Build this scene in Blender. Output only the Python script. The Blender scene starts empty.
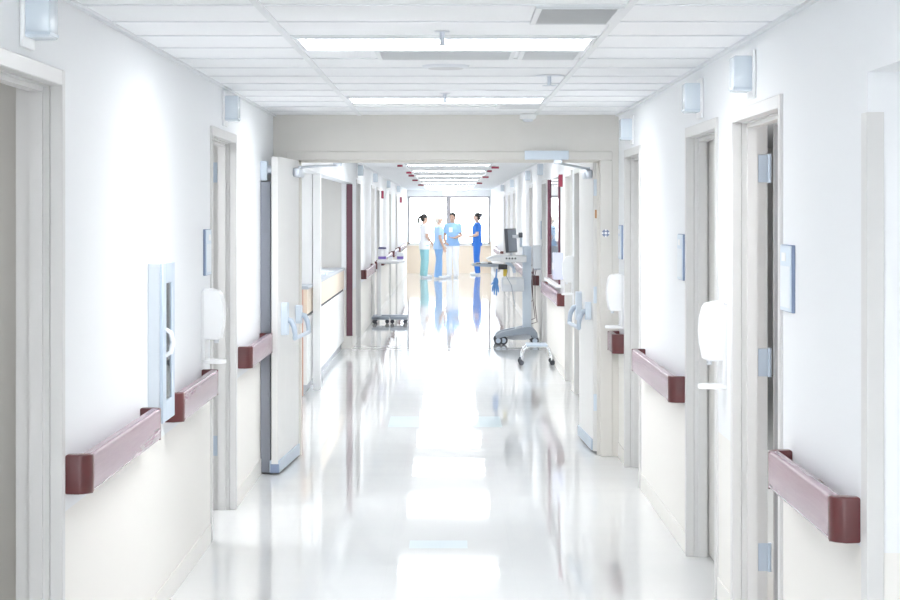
import bpy, bmesh, math, random
from mathutils import Vector, Matrix
R = math.radians
random.seed(7)
sc = bpy.context.scene
COL = sc.collection

# ------------------------------------------------------------------ layout constants (metres)
XL, XR = -1.248, 1.19           # corridor wall faces
H = 2.41                        # ceiling height
YB, YE = -5.0, 61.5             # back end and far end of the corridor
YF = 15.0                       # cross-corridor door frame
T = 0.132                       # wall thickness
XO = 3.6                        # outer walls of the rooms

# ------------------------------------------------------------------ materials
def nodes_of(name):
    m = bpy.data.materials.new(name); m.use_nodes = True
    nt = m.node_tree; b = nt.nodes['Principled BSDF']
    return m, nt, b

def mat(name, col, rough=0.5, metal=0.0, spec=0.5, var=0.03, scale=6.0, bump=0.0, bscale=80.0, emit=None, estr=0.0, coat=0.0, trans=0.0):
    m, nt, b = nodes_of(name)
    N, L = nt.nodes, nt.links
    tc = N.new('ShaderNodeTexCoord')
    nz = N.new('ShaderNodeTexNoise'); nz.inputs['Scale'].default_value = scale; nz.inputs['Detail'].default_value = 3
    L.new(tc.outputs['Object'], nz.inputs['Vector'])
    mx = N.new('ShaderNodeMix'); mx.data_type = 'RGBA'
    mx.inputs[6].default_value = (*[c * (1 - var) for c in col], 1)
    mx.inputs[7].default_value = (*[min(1, c * (1 + var)) for c in col], 1)
    L.new(nz.outputs['Fac'], mx.inputs[0]); L.new(mx.outputs[2], b.inputs['Base Color'])
    b.inputs['Roughness'].default_value = rough; b.inputs['Metallic'].default_value = metal
    b.inputs['Specular IOR Level'].default_value = spec
    b.inputs['Coat Weight'].default_value = coat
    b.inputs['Coat Roughness'].default_value = 0.08
    if trans: b.inputs['Transmission Weight'].default_value = trans
    if bump:
        n2 = N.new('ShaderNodeTexNoise'); n2.inputs['Scale'].default_value = bscale
        L.new(tc.outputs['Object'], n2.inputs['Vector'])
        bp = N.new('ShaderNodeBump'); bp.inputs['Strength'].default_value = bump; bp.inputs['Distance'].default_value = 0.002
        L.new(n2.outputs['Fac'], bp.inputs['Height']); L.new(bp.outputs['Normal'], b.inputs['Normal'])
    if emit:
        b.inputs['Emission Color'].default_value = (*emit, 1); b.inputs['Emission Strength'].default_value = estr
    return m

def wall_mat(lo=(0.84, 0.82, 0.785), hi=(0.84, 0.855, 0.875), zs=0.745, name='wall_paint'):
    m, nt, b = nodes_of(name)
    N, L = nt.nodes, nt.links
    g = N.new('ShaderNodeNewGeometry'); sp = N.new('ShaderNodeSeparateXYZ'); L.new(g.outputs['Position'], sp.inputs[0])
    gt = N.new('ShaderNodeMath'); gt.operation = 'GREATER_THAN'; gt.inputs[1].default_value = zs
    L.new(sp.outputs['Z'], gt.inputs[0])
    mx = N.new('ShaderNodeMix'); mx.data_type = 'RGBA'
    mx.inputs[6].default_value = (*lo, 1)      # cream wainscot sheet
    mx.inputs[7].default_value = (*hi, 1)      # cool white paint
    L.new(gt.outputs[0], mx.inputs[0]); L.new(mx.outputs[2], b.inputs['Base Color'])
    b.inputs['Roughness'].default_value = 0.6; b.inputs['Specular IOR Level'].default_value = 0.3
    nz = N.new('ShaderNodeTexNoise'); nz.inputs['Scale'].default_value = 160; L.new(g.outputs['Position'], nz.inputs['Vector'])
    bp = N.new('ShaderNodeBump'); bp.inputs['Strength'].default_value = 0.12; bp.inputs['Distance'].default_value = 0.001
    L.new(nz.outputs['Fac'], bp.inputs['Height']); L.new(bp.outputs['Normal'], b.inputs['Normal'])
    return m

def floor_mat():
    m, nt, b = nodes_of('waxed_vinyl_floor')
    N, L = nt.nodes, nt.links
    g = N.new('ShaderNodeNewGeometry')
    sp = N.new('ShaderNodeSeparateXYZ'); L.new(g.outputs['Position'], sp.inputs[0])
    def inside(sock, a, c):
        x = N.new('ShaderNodeMath'); x.operation = 'GREATER_THAN'; x.inputs[1].default_value = a; L.new(sock, x.inputs[0])
        y = N.new('ShaderNodeMath'); y.operation = 'LESS_THAN'; y.inputs[1].default_value = c; L.new(sock, y.inputs[0])
        z = N.new('ShaderNodeMath'); z.operation = 'MULTIPLY'; L.new(x.outputs[0], z.inputs[0]); L.new(y.outputs[0], z.inputs[1])
        return z.outputs[0]
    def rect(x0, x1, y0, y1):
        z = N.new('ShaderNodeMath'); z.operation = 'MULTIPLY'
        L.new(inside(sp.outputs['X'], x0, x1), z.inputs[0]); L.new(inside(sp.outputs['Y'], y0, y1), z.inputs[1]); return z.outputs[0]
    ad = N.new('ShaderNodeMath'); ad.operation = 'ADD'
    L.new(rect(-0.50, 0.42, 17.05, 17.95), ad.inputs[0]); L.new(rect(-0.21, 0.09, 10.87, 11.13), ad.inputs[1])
    br = N.new('ShaderNodeTexBrick'); br.offset = 0.0; br.inputs['Scale'].default_value = 1.0
    br.inputs['Brick Width'].default_value = 0.305; br.inputs['Row Height'].default_value = 0.305; br.inputs['Mortar Size'].default_value = 0.001
    br.inputs['Color1'].default_value = (0.725, 0.735, 0.735, 1); br.inputs['Color2'].default_value = (0.735, 0.74, 0.74, 1); br.inputs['Mortar'].default_value = (0.70, 0.71, 0.71, 1)
    L.new(g.outputs['Position'], br.inputs['Vector'])
    mx = N.new('ShaderNodeMix'); mx.data_type = 'RGBA'; L.new(ad.outputs[0], mx.inputs[0]); L.new(br.outputs['Color'], mx.inputs[6])
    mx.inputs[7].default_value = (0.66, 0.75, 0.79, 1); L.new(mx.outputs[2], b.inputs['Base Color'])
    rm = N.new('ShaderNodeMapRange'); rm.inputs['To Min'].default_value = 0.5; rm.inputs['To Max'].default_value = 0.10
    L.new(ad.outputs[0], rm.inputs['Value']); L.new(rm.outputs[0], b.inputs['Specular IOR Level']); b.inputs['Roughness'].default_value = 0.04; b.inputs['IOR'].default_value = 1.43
    mp = N.new('ShaderNodeMapping'); mp.inputs['Scale'].default_value = (0.8, 2.4, 1); L.new(g.outputs['Position'], mp.inputs['Vector'])
    nz = N.new('ShaderNodeTexNoise'); nz.inputs['Scale'].default_value = 1.0; nz.inputs['Detail'].default_value = 1.5; L.new(mp.outputs[0], nz.inputs['Vector'])
    bp = N.new('ShaderNodeBump'); bp.inputs['Strength'].default_value = 1.0; bp.inputs['Distance'].default_value = 0.0010
    L.new(nz.outputs['Fac'], bp.inputs['Height']); L.new(bp.outputs['Normal'], b.inputs['Normal'])
    return m

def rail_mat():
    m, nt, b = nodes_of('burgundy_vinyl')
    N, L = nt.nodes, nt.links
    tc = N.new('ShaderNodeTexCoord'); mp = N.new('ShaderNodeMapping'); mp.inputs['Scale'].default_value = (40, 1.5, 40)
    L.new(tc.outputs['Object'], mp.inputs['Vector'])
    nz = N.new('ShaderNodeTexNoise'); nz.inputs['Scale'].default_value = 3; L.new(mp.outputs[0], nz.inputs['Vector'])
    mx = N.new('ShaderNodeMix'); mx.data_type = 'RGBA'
    mx.inputs[6].default_value = (0.27, 0.155, 0.205, 1); mx.inputs[7].default_value = (0.33, 0.20, 0.25, 1)  # burgundy lightened to mauve: haze and reflection put into the colour
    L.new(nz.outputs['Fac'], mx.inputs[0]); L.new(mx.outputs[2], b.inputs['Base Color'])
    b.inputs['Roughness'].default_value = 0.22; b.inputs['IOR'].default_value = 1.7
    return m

def wood_mat(name, c1, c2):
    m, nt, b = nodes_of(name)
    N, L = nt.nodes, nt.links
    tc = N.new('ShaderNodeTexCoord'); mp = N.new('ShaderNodeMapping'); mp.inputs['Scale'].default_value = (14, 14, 1.2)
    L.new(tc.outputs['Object'], mp.inputs['Vector'])
    nz = N.new('ShaderNodeTexNoise'); nz.inputs['Scale'].default_value = 2.5; nz.inputs['Detail'].default_value = 5; L.new(mp.outputs[0], nz.inputs['Vector'])
    mx = N.new('ShaderNodeMix'); mx.data_type = 'RGBA'; mx.inputs[6].default_value = (*c1, 1); mx.inputs[7].default_value = (*c2, 1)
    L.new(nz.outputs['Fac'], mx.inputs[0]); L.new(mx.outputs[2], b.inputs['Base Color'])
    b.inputs['Roughness'].default_value = 0.4
    return m

def tile_mat():
    m, nt, b = nodes_of('ceiling_tile')
    N, L = nt.nodes, nt.links
    g = N.new('ShaderNodeNewGeometry'); nz = N.new('ShaderNodeTexNoise'); nz.inputs['Scale'].default_value = 90; nz.inputs['Detail'].default_value = 4
    L.new(g.outputs['Position'], nz.inputs['Vector'])
    mx = N.new('ShaderNodeMix'); mx.data_type = 'RGBA'; mx.inputs[6].default_value = (0.85, 0.87, 0.89, 1); mx.inputs[7].default_value = (0.90, 0.91, 0.92, 1)
    L.new(nz.outputs['Fac'], mx.inputs[0]); L.new(mx.outputs[2], b.inputs['Base Color']); b.inputs['Roughness'].default_value = 0.9
    bp = N.new('ShaderNodeBump'); bp.inputs['Strength'].default_value = 0.3; bp.inputs['Distance'].default_value = 0.002
    L.new(nz.outputs['Fac'], bp.inputs['Height']); L.new(bp.outputs['Normal'], b.inputs['Normal'])
    return m

def glass_mat():
    m = bpy.data.materials.new('window_glass'); m.use_nodes = True
    nt = m.node_tree; N, L = nt.nodes, nt.links; N.clear()
    o = N.new('ShaderNodeOutputMaterial'); t = N.new('ShaderNodeBsdfTransparent'); t.inputs[0].default_value = (0.96, 0.98, 0.98, 1)
    gl = N.new('ShaderNodeBsdfGlossy'); gl.inputs['Roughness'].default_value = 0.02
    fr = N.new('ShaderNodeFresnel'); fr.inputs[0].default_value = 1.45
    mx = N.new('ShaderNodeMixShader'); L.new(fr.outputs[0], mx.inputs[0]); L.new(t.outputs[0], mx.inputs[1]); L.new(gl.outputs[0], mx.inputs[2]); L.new(mx.outputs[0], o.inputs[0])
    return m

def grille_mat(name, c, dark, freq):
    m, nt, b = nodes_of(name)
    N, L = nt.nodes, nt.links
    g = N.new('ShaderNodeNewGeometry'); w = N.new('ShaderNodeTexWave'); w.bands_direction = 'Y'; w.inputs['Scale'].default_value = freq
    L.new(g.outputs['Position'], w.inputs['Vector'])
    mx = N.new('ShaderNodeMix'); mx.data_type = 'RGBA'; mx.inputs[6].default_value = (*dark, 1); mx.inputs[7].default_value = (*c, 1)
    L.new(w.outputs['Fac'], mx.inputs[0]); L.new(mx.outputs[2], b.inputs['Base Color']); b.inputs['Roughness'].default_value = 0.5
    return m

M = dict(
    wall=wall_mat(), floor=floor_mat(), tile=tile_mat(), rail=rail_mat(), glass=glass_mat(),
    rail_cap=mat('burgundy_cap', (0.115, 0.028, 0.03), 0.32, var=0.15, scale=20),
    beige=mat('beige_paint', (0.73, 0.71, 0.675), 0.45, bump=0.1),
    endwall=wall_mat((0.70, 0.60, 0.49), (0.80, 0.80, 0.80), 0.9, 'end_wall_paint'),
    greywall=mat('pale_grey_paint', (0.70, 0.69, 0.67), 0.5, bump=0.1),
    frame=mat('door_frame_enamel', (0.68, 0.675, 0.67), 0.35),
    leaf=mat('door_leaf_enamel', (0.77, 0.765, 0.755), 0.35),
    leafbeige=mat('door_leaf_beige', (0.58, 0.565, 0.54), 0.4),
    roomwall=mat('room_beige_paint', (0.56, 0.545, 0.515), 0.55),
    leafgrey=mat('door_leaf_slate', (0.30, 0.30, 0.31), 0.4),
    maple=wood_mat('maple_edge', (0.70, 0.47, 0.33), (0.80, 0.58, 0.43)),
    palewood=wood_mat('pale_birch', (0.78, 0.66, 0.54), (0.84, 0.73, 0.62)),
    rosewood=wood_mat('rose_maple', (0.58, 0.36, 0.29), (0.66, 0.43, 0.35)),
    grid=mat('ceiling_grid_enamel', (0.74, 0.76, 0.78), 0.4),
    white=mat('white_plastic', (0.90, 0.91, 0.92), 0.28),
    offwhite=mat('offwhite_plastic', (0.80, 0.81, 0.82), 0.35),
    base=mat('cove_base_vinyl', (0.80, 0.78, 0.74), 0.35),
    steel=mat('brushed_steel', (0.62, 0.66, 0.72), 0.32, metal=0.9),
    cabside=mat('cabinet_enamel', (0.66, 0.71, 0.77), 0.4), cabdoor=mat('cabinet_door_enamel', (0.54, 0.63, 0.74), 0.35),
    guardgrey=mat('guard_blue_grey', (0.30, 0.32, 0.37), 0.45),
    steelpaint=mat('silver_enamel', (0.52, 0.60, 0.70), 0.35, metal=0.25),
    paleblue=mat('pale_blue_enamel', (0.69, 0.77, 0.86), 0.35),
    chrome=mat('chrome', (0.75, 0.77, 0.80), 0.12, metal=1.0),
    lens=mat('frosted_lens', (0.70, 0.77, 0.84), 0.25, spec=0.6),
    lens_dark=mat('lens_rib', (0.58, 0.66, 0.74), 0.3),
    diffuser=mat('lit_diffuser', (0.9, 0.9, 0.9), 0.5, emit=(0.97, 0.99, 1.0), estr=9.5),
    vent=mat('vent_louvres', (0.64, 0.65, 0.66), 0.5),
    ventpale=mat('vent_pale_enamel', (0.70, 0.715, 0.73), 0.5),
    blackplastic=mat('black_plastic', (0.03, 0.03, 0.035), 0.4),
    darkgrey=mat('dark_grey_plastic', (0.10, 0.11, 0.13), 0.4),
    midgrey=mat('mid_grey_plastic', (0.35, 0.40, 0.47), 0.4),
    lightgrey=mat('light_grey_plastic', (0.74, 0.77, 0.81), 0.4),
    rubber=mat('caster_rubber', (0.06, 0.065, 0.08), 0.6),
    screen=mat('monitor_screen', (0.26, 0.30, 0.36), 0.2),
    maroon=mat('maroon_enamel', (0.13, 0.040, 0.065), 0.35),
    red=mat('crimson_plastic', (0.34, 0.04, 0.08), 0.4),
    redpaint=mat('red_enamel', (0.55, 0.05, 0.04), 0.3),
    signblue=mat('sign_blue_acrylic', (0.66, 0.76, 0.86), 0.3),
    signpaper=mat('sign_insert_paper', (0.80, 0.85, 0.90), 0.35),
    signedge=mat('sign_edge_navy', (0.22, 0.28, 0.42), 0.4),
    counter=mat('grey_laminate', (0.45, 0.49, 0.55), 0.3, var=0.08, scale=40),
    black=mat('shadow_gap', (0.04, 0.045, 0.06), 0.6),
    purple=mat('purple_label', (0.22, 0.14, 0.50), 0.4),
    navy=mat('navy_plastic', (0.07, 0.07, 0.20), 0.4),
    yellow=mat('yellow_plastic', (0.80, 0.62, 0.10), 0.4),
    blueplastic=mat('blue_plastic', (0.12, 0.30, 0.65), 0.4),
    cable=mat('brown_cable', (0.16, 0.11, 0.12), 0.5),
    orange=mat('orange_sticker', (0.55, 0.30, 0.14), 0.5),
    skin=mat('skin', (0.60, 0.40, 0.31), 0.5),
    skin_tan=mat('skin_tan', (0.48, 0.31, 0.23), 0.5),
    hair_dark=mat('dark_hair', (0.025, 0.02, 0.02), 0.5),
    hair_fair=mat('fair_hair', (0.72, 0.66, 0.58), 0.5),
    lips=mat('lips', (0.50, 0.22, 0.20), 0.4),
    eye=mat('eye', (0.05, 0.04, 0.04), 0.2),
    scrub_white=mat('white_tunic', (0.84, 0.85, 0.87), 0.8),
    scrub_teal=mat('teal_cotton', (0.33, 0.62, 0.66), 0.8),
    scrub_pale=mat('pale_blue_cotton', (0.42, 0.62, 0.88), 0.8),
    scrub_sky=mat('sky_blue_cotton', (0.30, 0.50, 0.80), 0.8),
    scrub_mid=mat('mid_blue_cotton', (0.26, 0.47, 0.80), 0.8),
    scrub_royal=mat('royal_blue_cotton', (0.03, 0.16, 0.56), 0.8),
    shoe=mat('white_shoe', (0.75, 0.77, 0.80), 0.5),
)

# ------------------------------------------------------------------ mesh builder
class MB:
    def __init__(s): s.bm = bmesh.new()
    def box(s, x0, x1, y0, y1, z0, z1, bev=0.0, seg=2):
        x0, x1 = sorted((x0, x1)); y0, y1 = sorted((y0, y1)); z0, z1 = sorted((z0, z1))
        mtx = Matrix.Translation(((x0+x1)/2, (y0+y1)/2, (z0+z1)/2)) @ Matrix.Diagonal((x1-x0, y1-y0, z1-z0, 1))
        r = bmesh.ops.create_cube(s.bm, size=1.0, matrix=mtx)
        if bev > 0:
            bev = min(bev, 0.49*min(x1-x0, y1-y0, z1-z0))
            ed = list({e for v in r['verts'] for e in v.link_edges})
            bmesh.ops.bevel(s.bm, geom=ed, offset=bev, segments=seg, profile=0.5, affect='EDGES')
        return s
    def prism(s, pts, axis, a, b):
        """closed 2-D outline extruded along an axis: axis 'z' -> pts (x,y); 'y' -> (x,z); 'x' -> (y,z)"""
        def P(p, t): return {'z': (p[0], p[1], t), 'y': (p[0], t, p[1]), 'x': (t, p[0], p[1])}[axis]
        A = [s.bm.verts.new(P(p, a)) for p in pts]; B = [s.bm.verts.new(P(p, b)) for p in pts]
        n = len(pts); fs = [s.bm.faces.new(A), s.bm.faces.new(list(reversed(B)))]
        for i in range(n): fs.append(s.bm.faces.new((A[i], B[i], B[(i+1) % n], A[(i+1) % n])))
        return s
    def tube(s, pts, r, n=10, cap=True):
        pts = [Vector(p) for p in pts]; rs = r if isinstance(r, (list, tuple)) else [r]*len(pts)
        rings = []; prev = None
        for i, p in enumerate(pts):
            d = (pts[min(i+1, len(pts)-1)] - pts[max(i-1, 0)]).normalized()
            if prev is None:
                u = d.orthogonal().normalized()
            else:
                u = (prev - d*prev.dot(d)); u = u.normalized() if u.length > 1e-6 else d.orthogonal().normalized()
            prev = u; v = d.cross(u)
            rings.append([s.bm.verts.new(p + (u*math.cos(2*math.pi*k/n) + v*math.sin(2*math.pi*k/n))*rs[i]) for k in range(n)])
        for a, b in zip(rings, rings[1:]):
            for k in range(n): s.bm.faces.new((a[k], a[(k+1) % n], b[(k+1) % n], b[k]))
        if cap:
            s.bm.faces.new(list(reversed(rings[0]))); s.bm.faces.new(rings[-1])
        return s
    def cyl(s, p, axis, r, h, n=20, r2=None):
        p = Vector(p); d = {'x': Vector((1, 0, 0)), 'y': Vector((0, 1, 0)), 'z': Vector((0, 0, 1))}[axis] if isinstance(axis, str) else Vector(axis)
        return s.tube([p, p + d*h], [r, r if r2 is None else r2], n)
    def ell(s, c, rx, ry, rz, rot=None, u=16, v=10):
        mtx = Matrix.Translation(c) @ (rot.to_4x4() if rot else Matrix()) @ Matrix.Diagonal((rx, ry, rz, 1))
        bmesh.ops.create_uvsphere(s.bm, u_segments=u, v_segments=v, radius=1.0, matrix=mtx); return s
    def loft(s, rings, n=20):
        """rings: (cx, cy, z, rx, ry), closed tube with capped ends"""
        rr = [[s.bm.verts.new((cx + rx*math.cos(2*math.pi*k/n), cy + ry*math.sin(2*math.pi*k/n), z)) for k in range(n)] for cx, cy, z, rx, ry in rings]
        for a, b in zip(rr, rr[1:]):
            for k in range(n): s.bm.faces.new((a[k], a[(k+1) % n], b[(k+1) % n], b[k]))
        s.bm.faces.new(list(reversed(rr[0]))); s.bm.faces.new(rr[-1]); return s
    def lathe(s, c, prof, n=24):
        return s.loft([(c[0], c[1], c[2]+z, r, r) for r, z in prof], n)
    def xf(s, mtx): bmesh.ops.transform(s.bm, matrix=mtx, verts=s.bm.verts); return s
    def build(s, name, m, parent=None, smooth=True, loc=None):
        bmesh.ops.recalc_face_normals(s.bm, faces=s.bm.faces)
        me = bpy.data.meshes.new(name)
        if parent is not None and loc is None:
            off = parent_origin(parent); bmesh.ops.translate(s.bm, verts=s.bm.verts, vec=-off)
        elif loc is not None: bmesh.ops.translate(s.bm, verts=s.bm.verts, vec=-Vector(loc))
        s.bm.to_mesh(me); s.bm.free(); me.materials.append(m)
        if smooth:
            for p in me.polygons: p.use_smooth = True
            me.set_sharp_from_angle(angle=R(38))
        o = bpy.data.objects.new(name, me); COL.objects.link(o)
        if loc is not None: o.location = loc
        if parent is not None: o.parent = parent
        return o

ORIG = {}
def parent_origin(p):
    v = Vector((0, 0, 0))
    while p is not None:
        v += Vector(p.location); p = p.parent
    return v

def tag(o, label, cat, group=None, kind=None):
    o['label'] = label; o['category'] = cat
    if group: o['group'] = group
    if kind: o['kind'] = kind
    return o
def thing(name, label, cat, loc, group=None, kind=None):
    o = bpy.data.objects.new(name, None); o.empty_display_size = 0.1; COL.objects.link(o); o.location = loc
    return tag(o, label, cat, group, kind)
def struct(mb, name, m, label, cat, **k):
    o = mb.build(name, m, **k); return tag(o, label, cat, kind='structure')
def copy_tree(o, parent=None):
    c = o.copy(); COL.objects.link(c)
    if parent is not None: c.parent = parent
    for ch in list(o.children): copy_tree(ch, c)
    return c

class Side:
    """u > 0 goes into the wall, u < 0 stands out into the corridor"""
    def __init__(s, sg, w): s.s = sg; s.w = w
    def x(s, u): return s.s*(s.w+u)
LS, RS = Side(-1, -XL), Side(1, XR)
def sbox(mb, S, u0, u1, y0, y1, z0, z1, bev=0.0, seg=2): return mb.box(S.x(u0), S.x(u1), y0, y1, z0, z1, bev, seg)

# ------------------------------------------------------------------ openings along both walls: (y0, y1, z0, z1)
DH = 2.10                                         # door opening height
DL = [(5.72, 6.83), (11.05, 12.34), (28.2, 29.5), (33.6, 34.9), (36.1, 37.4), (43.3, 44.6), (48.7, 50.0)]
DR = [(7.59, 8.93), (9.42, 10.66), (13.22, 14.40), (19.0, 20.2), (20.65, 21.85), (26.0, 27.35), (30.3, 31.6), (38.5, 39.8), (42.0, 43.3), (45.5, 46.8)]
def opn(lst, dz): return [(a+0.03, b-0.03, 0, DH+dz+0.02) for a, b in lst]
CAB = (8.785, 9.125, 0.86, 1.49)                  # extinguisher cabinet niche
OPL = opn(DL, 0.02) + [(15.35, 27.0, 0, 2.10), CAB]
OPR = opn(DR, -0.01) + [(2.6, 6.05, 0, 2.115), (22.9, 25.5, 0.95, 2.12)]

def wall_with(S, ops, name, label):
    mb = MB(); ops = sorted(ops); y = YB
    for a, b, z0, z1 in ops:
        if a > y: sbox(mb, S, 0, T, y, a, 0, H)
        sbox(mb, S, 0, T, a, b, z1, H)
        if z0 > 0: sbox(mb, S, 0, T, a, b, 0, z0)
        y = b
    sbox(mb, S, 0, T, y, YE, 0, H)
    return struct(mb, name, M['wall'], label, 'wall', smooth=False)
wall_with(LS, OPL, 'wall_left', 'long white left corridor wall with doorways, cream below the rail')
wall_with(RS, OPR, 'wall_right', 'long white right corridor wall with doorways, cream below the rail')
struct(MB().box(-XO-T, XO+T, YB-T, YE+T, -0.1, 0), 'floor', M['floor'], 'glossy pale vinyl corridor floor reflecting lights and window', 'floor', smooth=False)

# ceiling with tee grid
struct(MB().box(-XO-T, XO+T, YB-T, YE+T, H, H+0.1), 'ceiling', M['tile'], 'white acoustic tile corridor ceiling', 'ceiling', smooth=False)
GY0 = 7.10 - 0.61*20
mb = MB()
for x in (-0.64, 0.60): mb.box(x-0.014, x+0.014, YB, YE, H-0.006, H)
for x in (XL+0.011, XR-0.011): mb.box(x-0.011, x+0.011, YB, YE, H-0.012, H)
y = GY0
while y < YE:
    if y > YB: mb.box(XL, XR, y-0.012, y+0.012, H-0.005, H)
    y += 0.61
struct(mb, 'trim_1', M['grid'], 'thin pale metal grid between the ceiling tiles', 'ceiling grid', smooth=False)

# baseboards
for S, ops, nm in ((LS, OPL, 'baseboard_left'), (RS, OPR, 'baseboard_right')):
    mb = MB(); y = YB
    for a, b, z0, z1 in sorted(ops):
        if z0 > 0: continue
        e = 0.03
        if a - e > y: sbox(mb, S, -0.006, 0, y, a-e, 0, 0.10, 0.002)
        y = b + e
    sbox(mb, S, -0.006, 0, y, YE-0.02, 0, 0.10, 0.002)
    struct(mb, nm, M['base'], f'low cream cove base along the {"left" if S is LS else "right"} corridor wall', 'baseboard', smooth=False)

# outer shell of the rooms, back wall
struct(MB().box(-XO-T, -XO, YB, YE, 0, H), 'wall_outer_left', M['greywall'], 'grey back wall of the rooms left of the corridor', 'wall', smooth=False)
struct(MB().box(XO, XO+T, YB, YE, 0, H), 'wall_outer_right', M['greywall'], 'grey back wall of the rooms right of the corridor', 'wall', smooth=False)
mb = MB(); mb.box(-XO, XO, YB-T, YB, 0, 0.5); mb.box(-XO, XO, YB-T, YB, 2.25, H); mb.box(-XO, -1.15, YB-T, YB, 0.5, 2.25); mb.box(1.10, XO, YB-T, YB, 0.5, 2.25)  # end wall out of view; its opening is added for frontal fill
struct(mb, 'wall_back', M['greywall'], 'wall behind the camera around a window opening', 'wall', smooth=False)
# alcove side walls of the nurse station and recess on the right
struct(MB().box(-XO, XL-T, YF, YF+0.2, 0, H), 'wall_station_near', M['greywall'], 'near side wall of the reception alcove on the left', 'wall', smooth=False)
struct(MB().box(-XO, XL-0.02, 27.02, 27.17, 0, H), 'wall_station_far', M['greywall'], 'plain grey wall facing the corridor end of the reception alcove', 'wall', smooth=False)
mb = MB(); mb.box(-XO, -1.34, 20.65, 20.80, 1.031, H); mb.box(-1.331, -1.262, 20.63, 20.83, 0, H)
struct(mb, 'wall_station_partition', M['white'], 'white partition standing on the reception counter with a slim post to the floor', 'wall', smooth=False)
struct(MB().box(-XO, XL-T, 6.95, 7.07, 0, H), 'wall_room_left', M['roomwall'], 'beige room wall seen through the nearest left doorway', 'wall', smooth=False)
struct(MB().box(XR+T, XO, 6.05, 6.20, 0, H), 'wall_recess', M['wall'], 'white return wall of the recess at the right edge of the photo', 'wall', smooth=False)
struct(MB().box(XR+T, XO, 22.6, 22.75, 0, H).box(XR+T, XO, 25.75, 25.9, 0, H), 'wall_office', M['white'], 'white side walls of the office behind the maroon framed window', 'wall', smooth=False)

# far end wall with wide window
WX0, WX1, WZ0, WZ1 = -1.21, 1.15, 0.83, 2.22
mb = MB(); mb.box(-XO, XO, YE, YE+T, 0, WZ0); mb.box(-XO, XO, YE, YE+T, WZ1, H); mb.box(-XO, WX0, YE, YE+T, WZ0, WZ1); mb.box(WX1, XO, YE, YE+T, WZ0, WZ1)
struct(mb, 'wall_end', M['endwall'], 'sand coloured end wall below the bright window', 'wall', smooth=False)
w = thing('window_1', 'bright two-light window filling the far end of the corridor', 'window', (0, YE, WZ0), kind='structure')
mb = MB(); f = 0.045
mb.box(WX0, WX0+f, YE-0.01, YE+0.1, WZ0, WZ1); mb.box(WX1-f, WX1, YE-0.01, YE+0.1, WZ0, WZ1); mb.box(WX0, WX1, YE-0.01, YE+0.1, WZ0, WZ0+f); mb.box(WX0, WX1, YE-0.01, YE+0.1, WZ1-f, WZ1)
mb.box(-0.10, 0.03, YE-0.02, YE+0.1, WZ0, WZ1)
mb.build('window_frame', mat('bronze_frame', (0.30, 0.28, 0.29), 0.4), w, smooth=False)
MB().box(WX0+f, -0.10, YE+0.04, YE+0.046, WZ0+f, WZ1-f).build('pane', M['glass'], w, smooth=False)
MB().box(0.03, WX1-f, YE+0.04, YE+0.046, WZ0+f, WZ1-f).build('pane', M['glass'], w, smooth=False)
MB().box(WX0-0.02, WX1+0.02, YE-0.07, YE, WZ0-0.035, WZ0, 0.006).build('sill', M['greywall'], w)
# maroon framed office window on the right wall
w = thing('window_2', 'maroon framed office window in the right wall beyond the fire doors', 'window', (XR, 24.2, 0.95), kind='structure')
mb = MB()
sbox(mb, RS, -0.022, 0.012, 22.9, 22.99, 0.95, 2.12); sbox(mb, RS, -0.022, 0.012, 25.41, 25.5, 0.95, 2.12); sbox(mb, RS, -0.012, 0.012, 22.9, 25.5, 0.95, 0.99)
mb.build('window_frame', M['maroon'], w, smooth=False)
sbox(MB(), RS, 0.0, 0.005, 22.99, 25.41, 1.0, 2.12).build('pane', M['glass'], w, smooth=False)
sbox(MB(), RS, -0.06, 0.12, 22.86, 25.54, 0.915, 0.95, 0.006).build('sill', M['white'], w)

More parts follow.
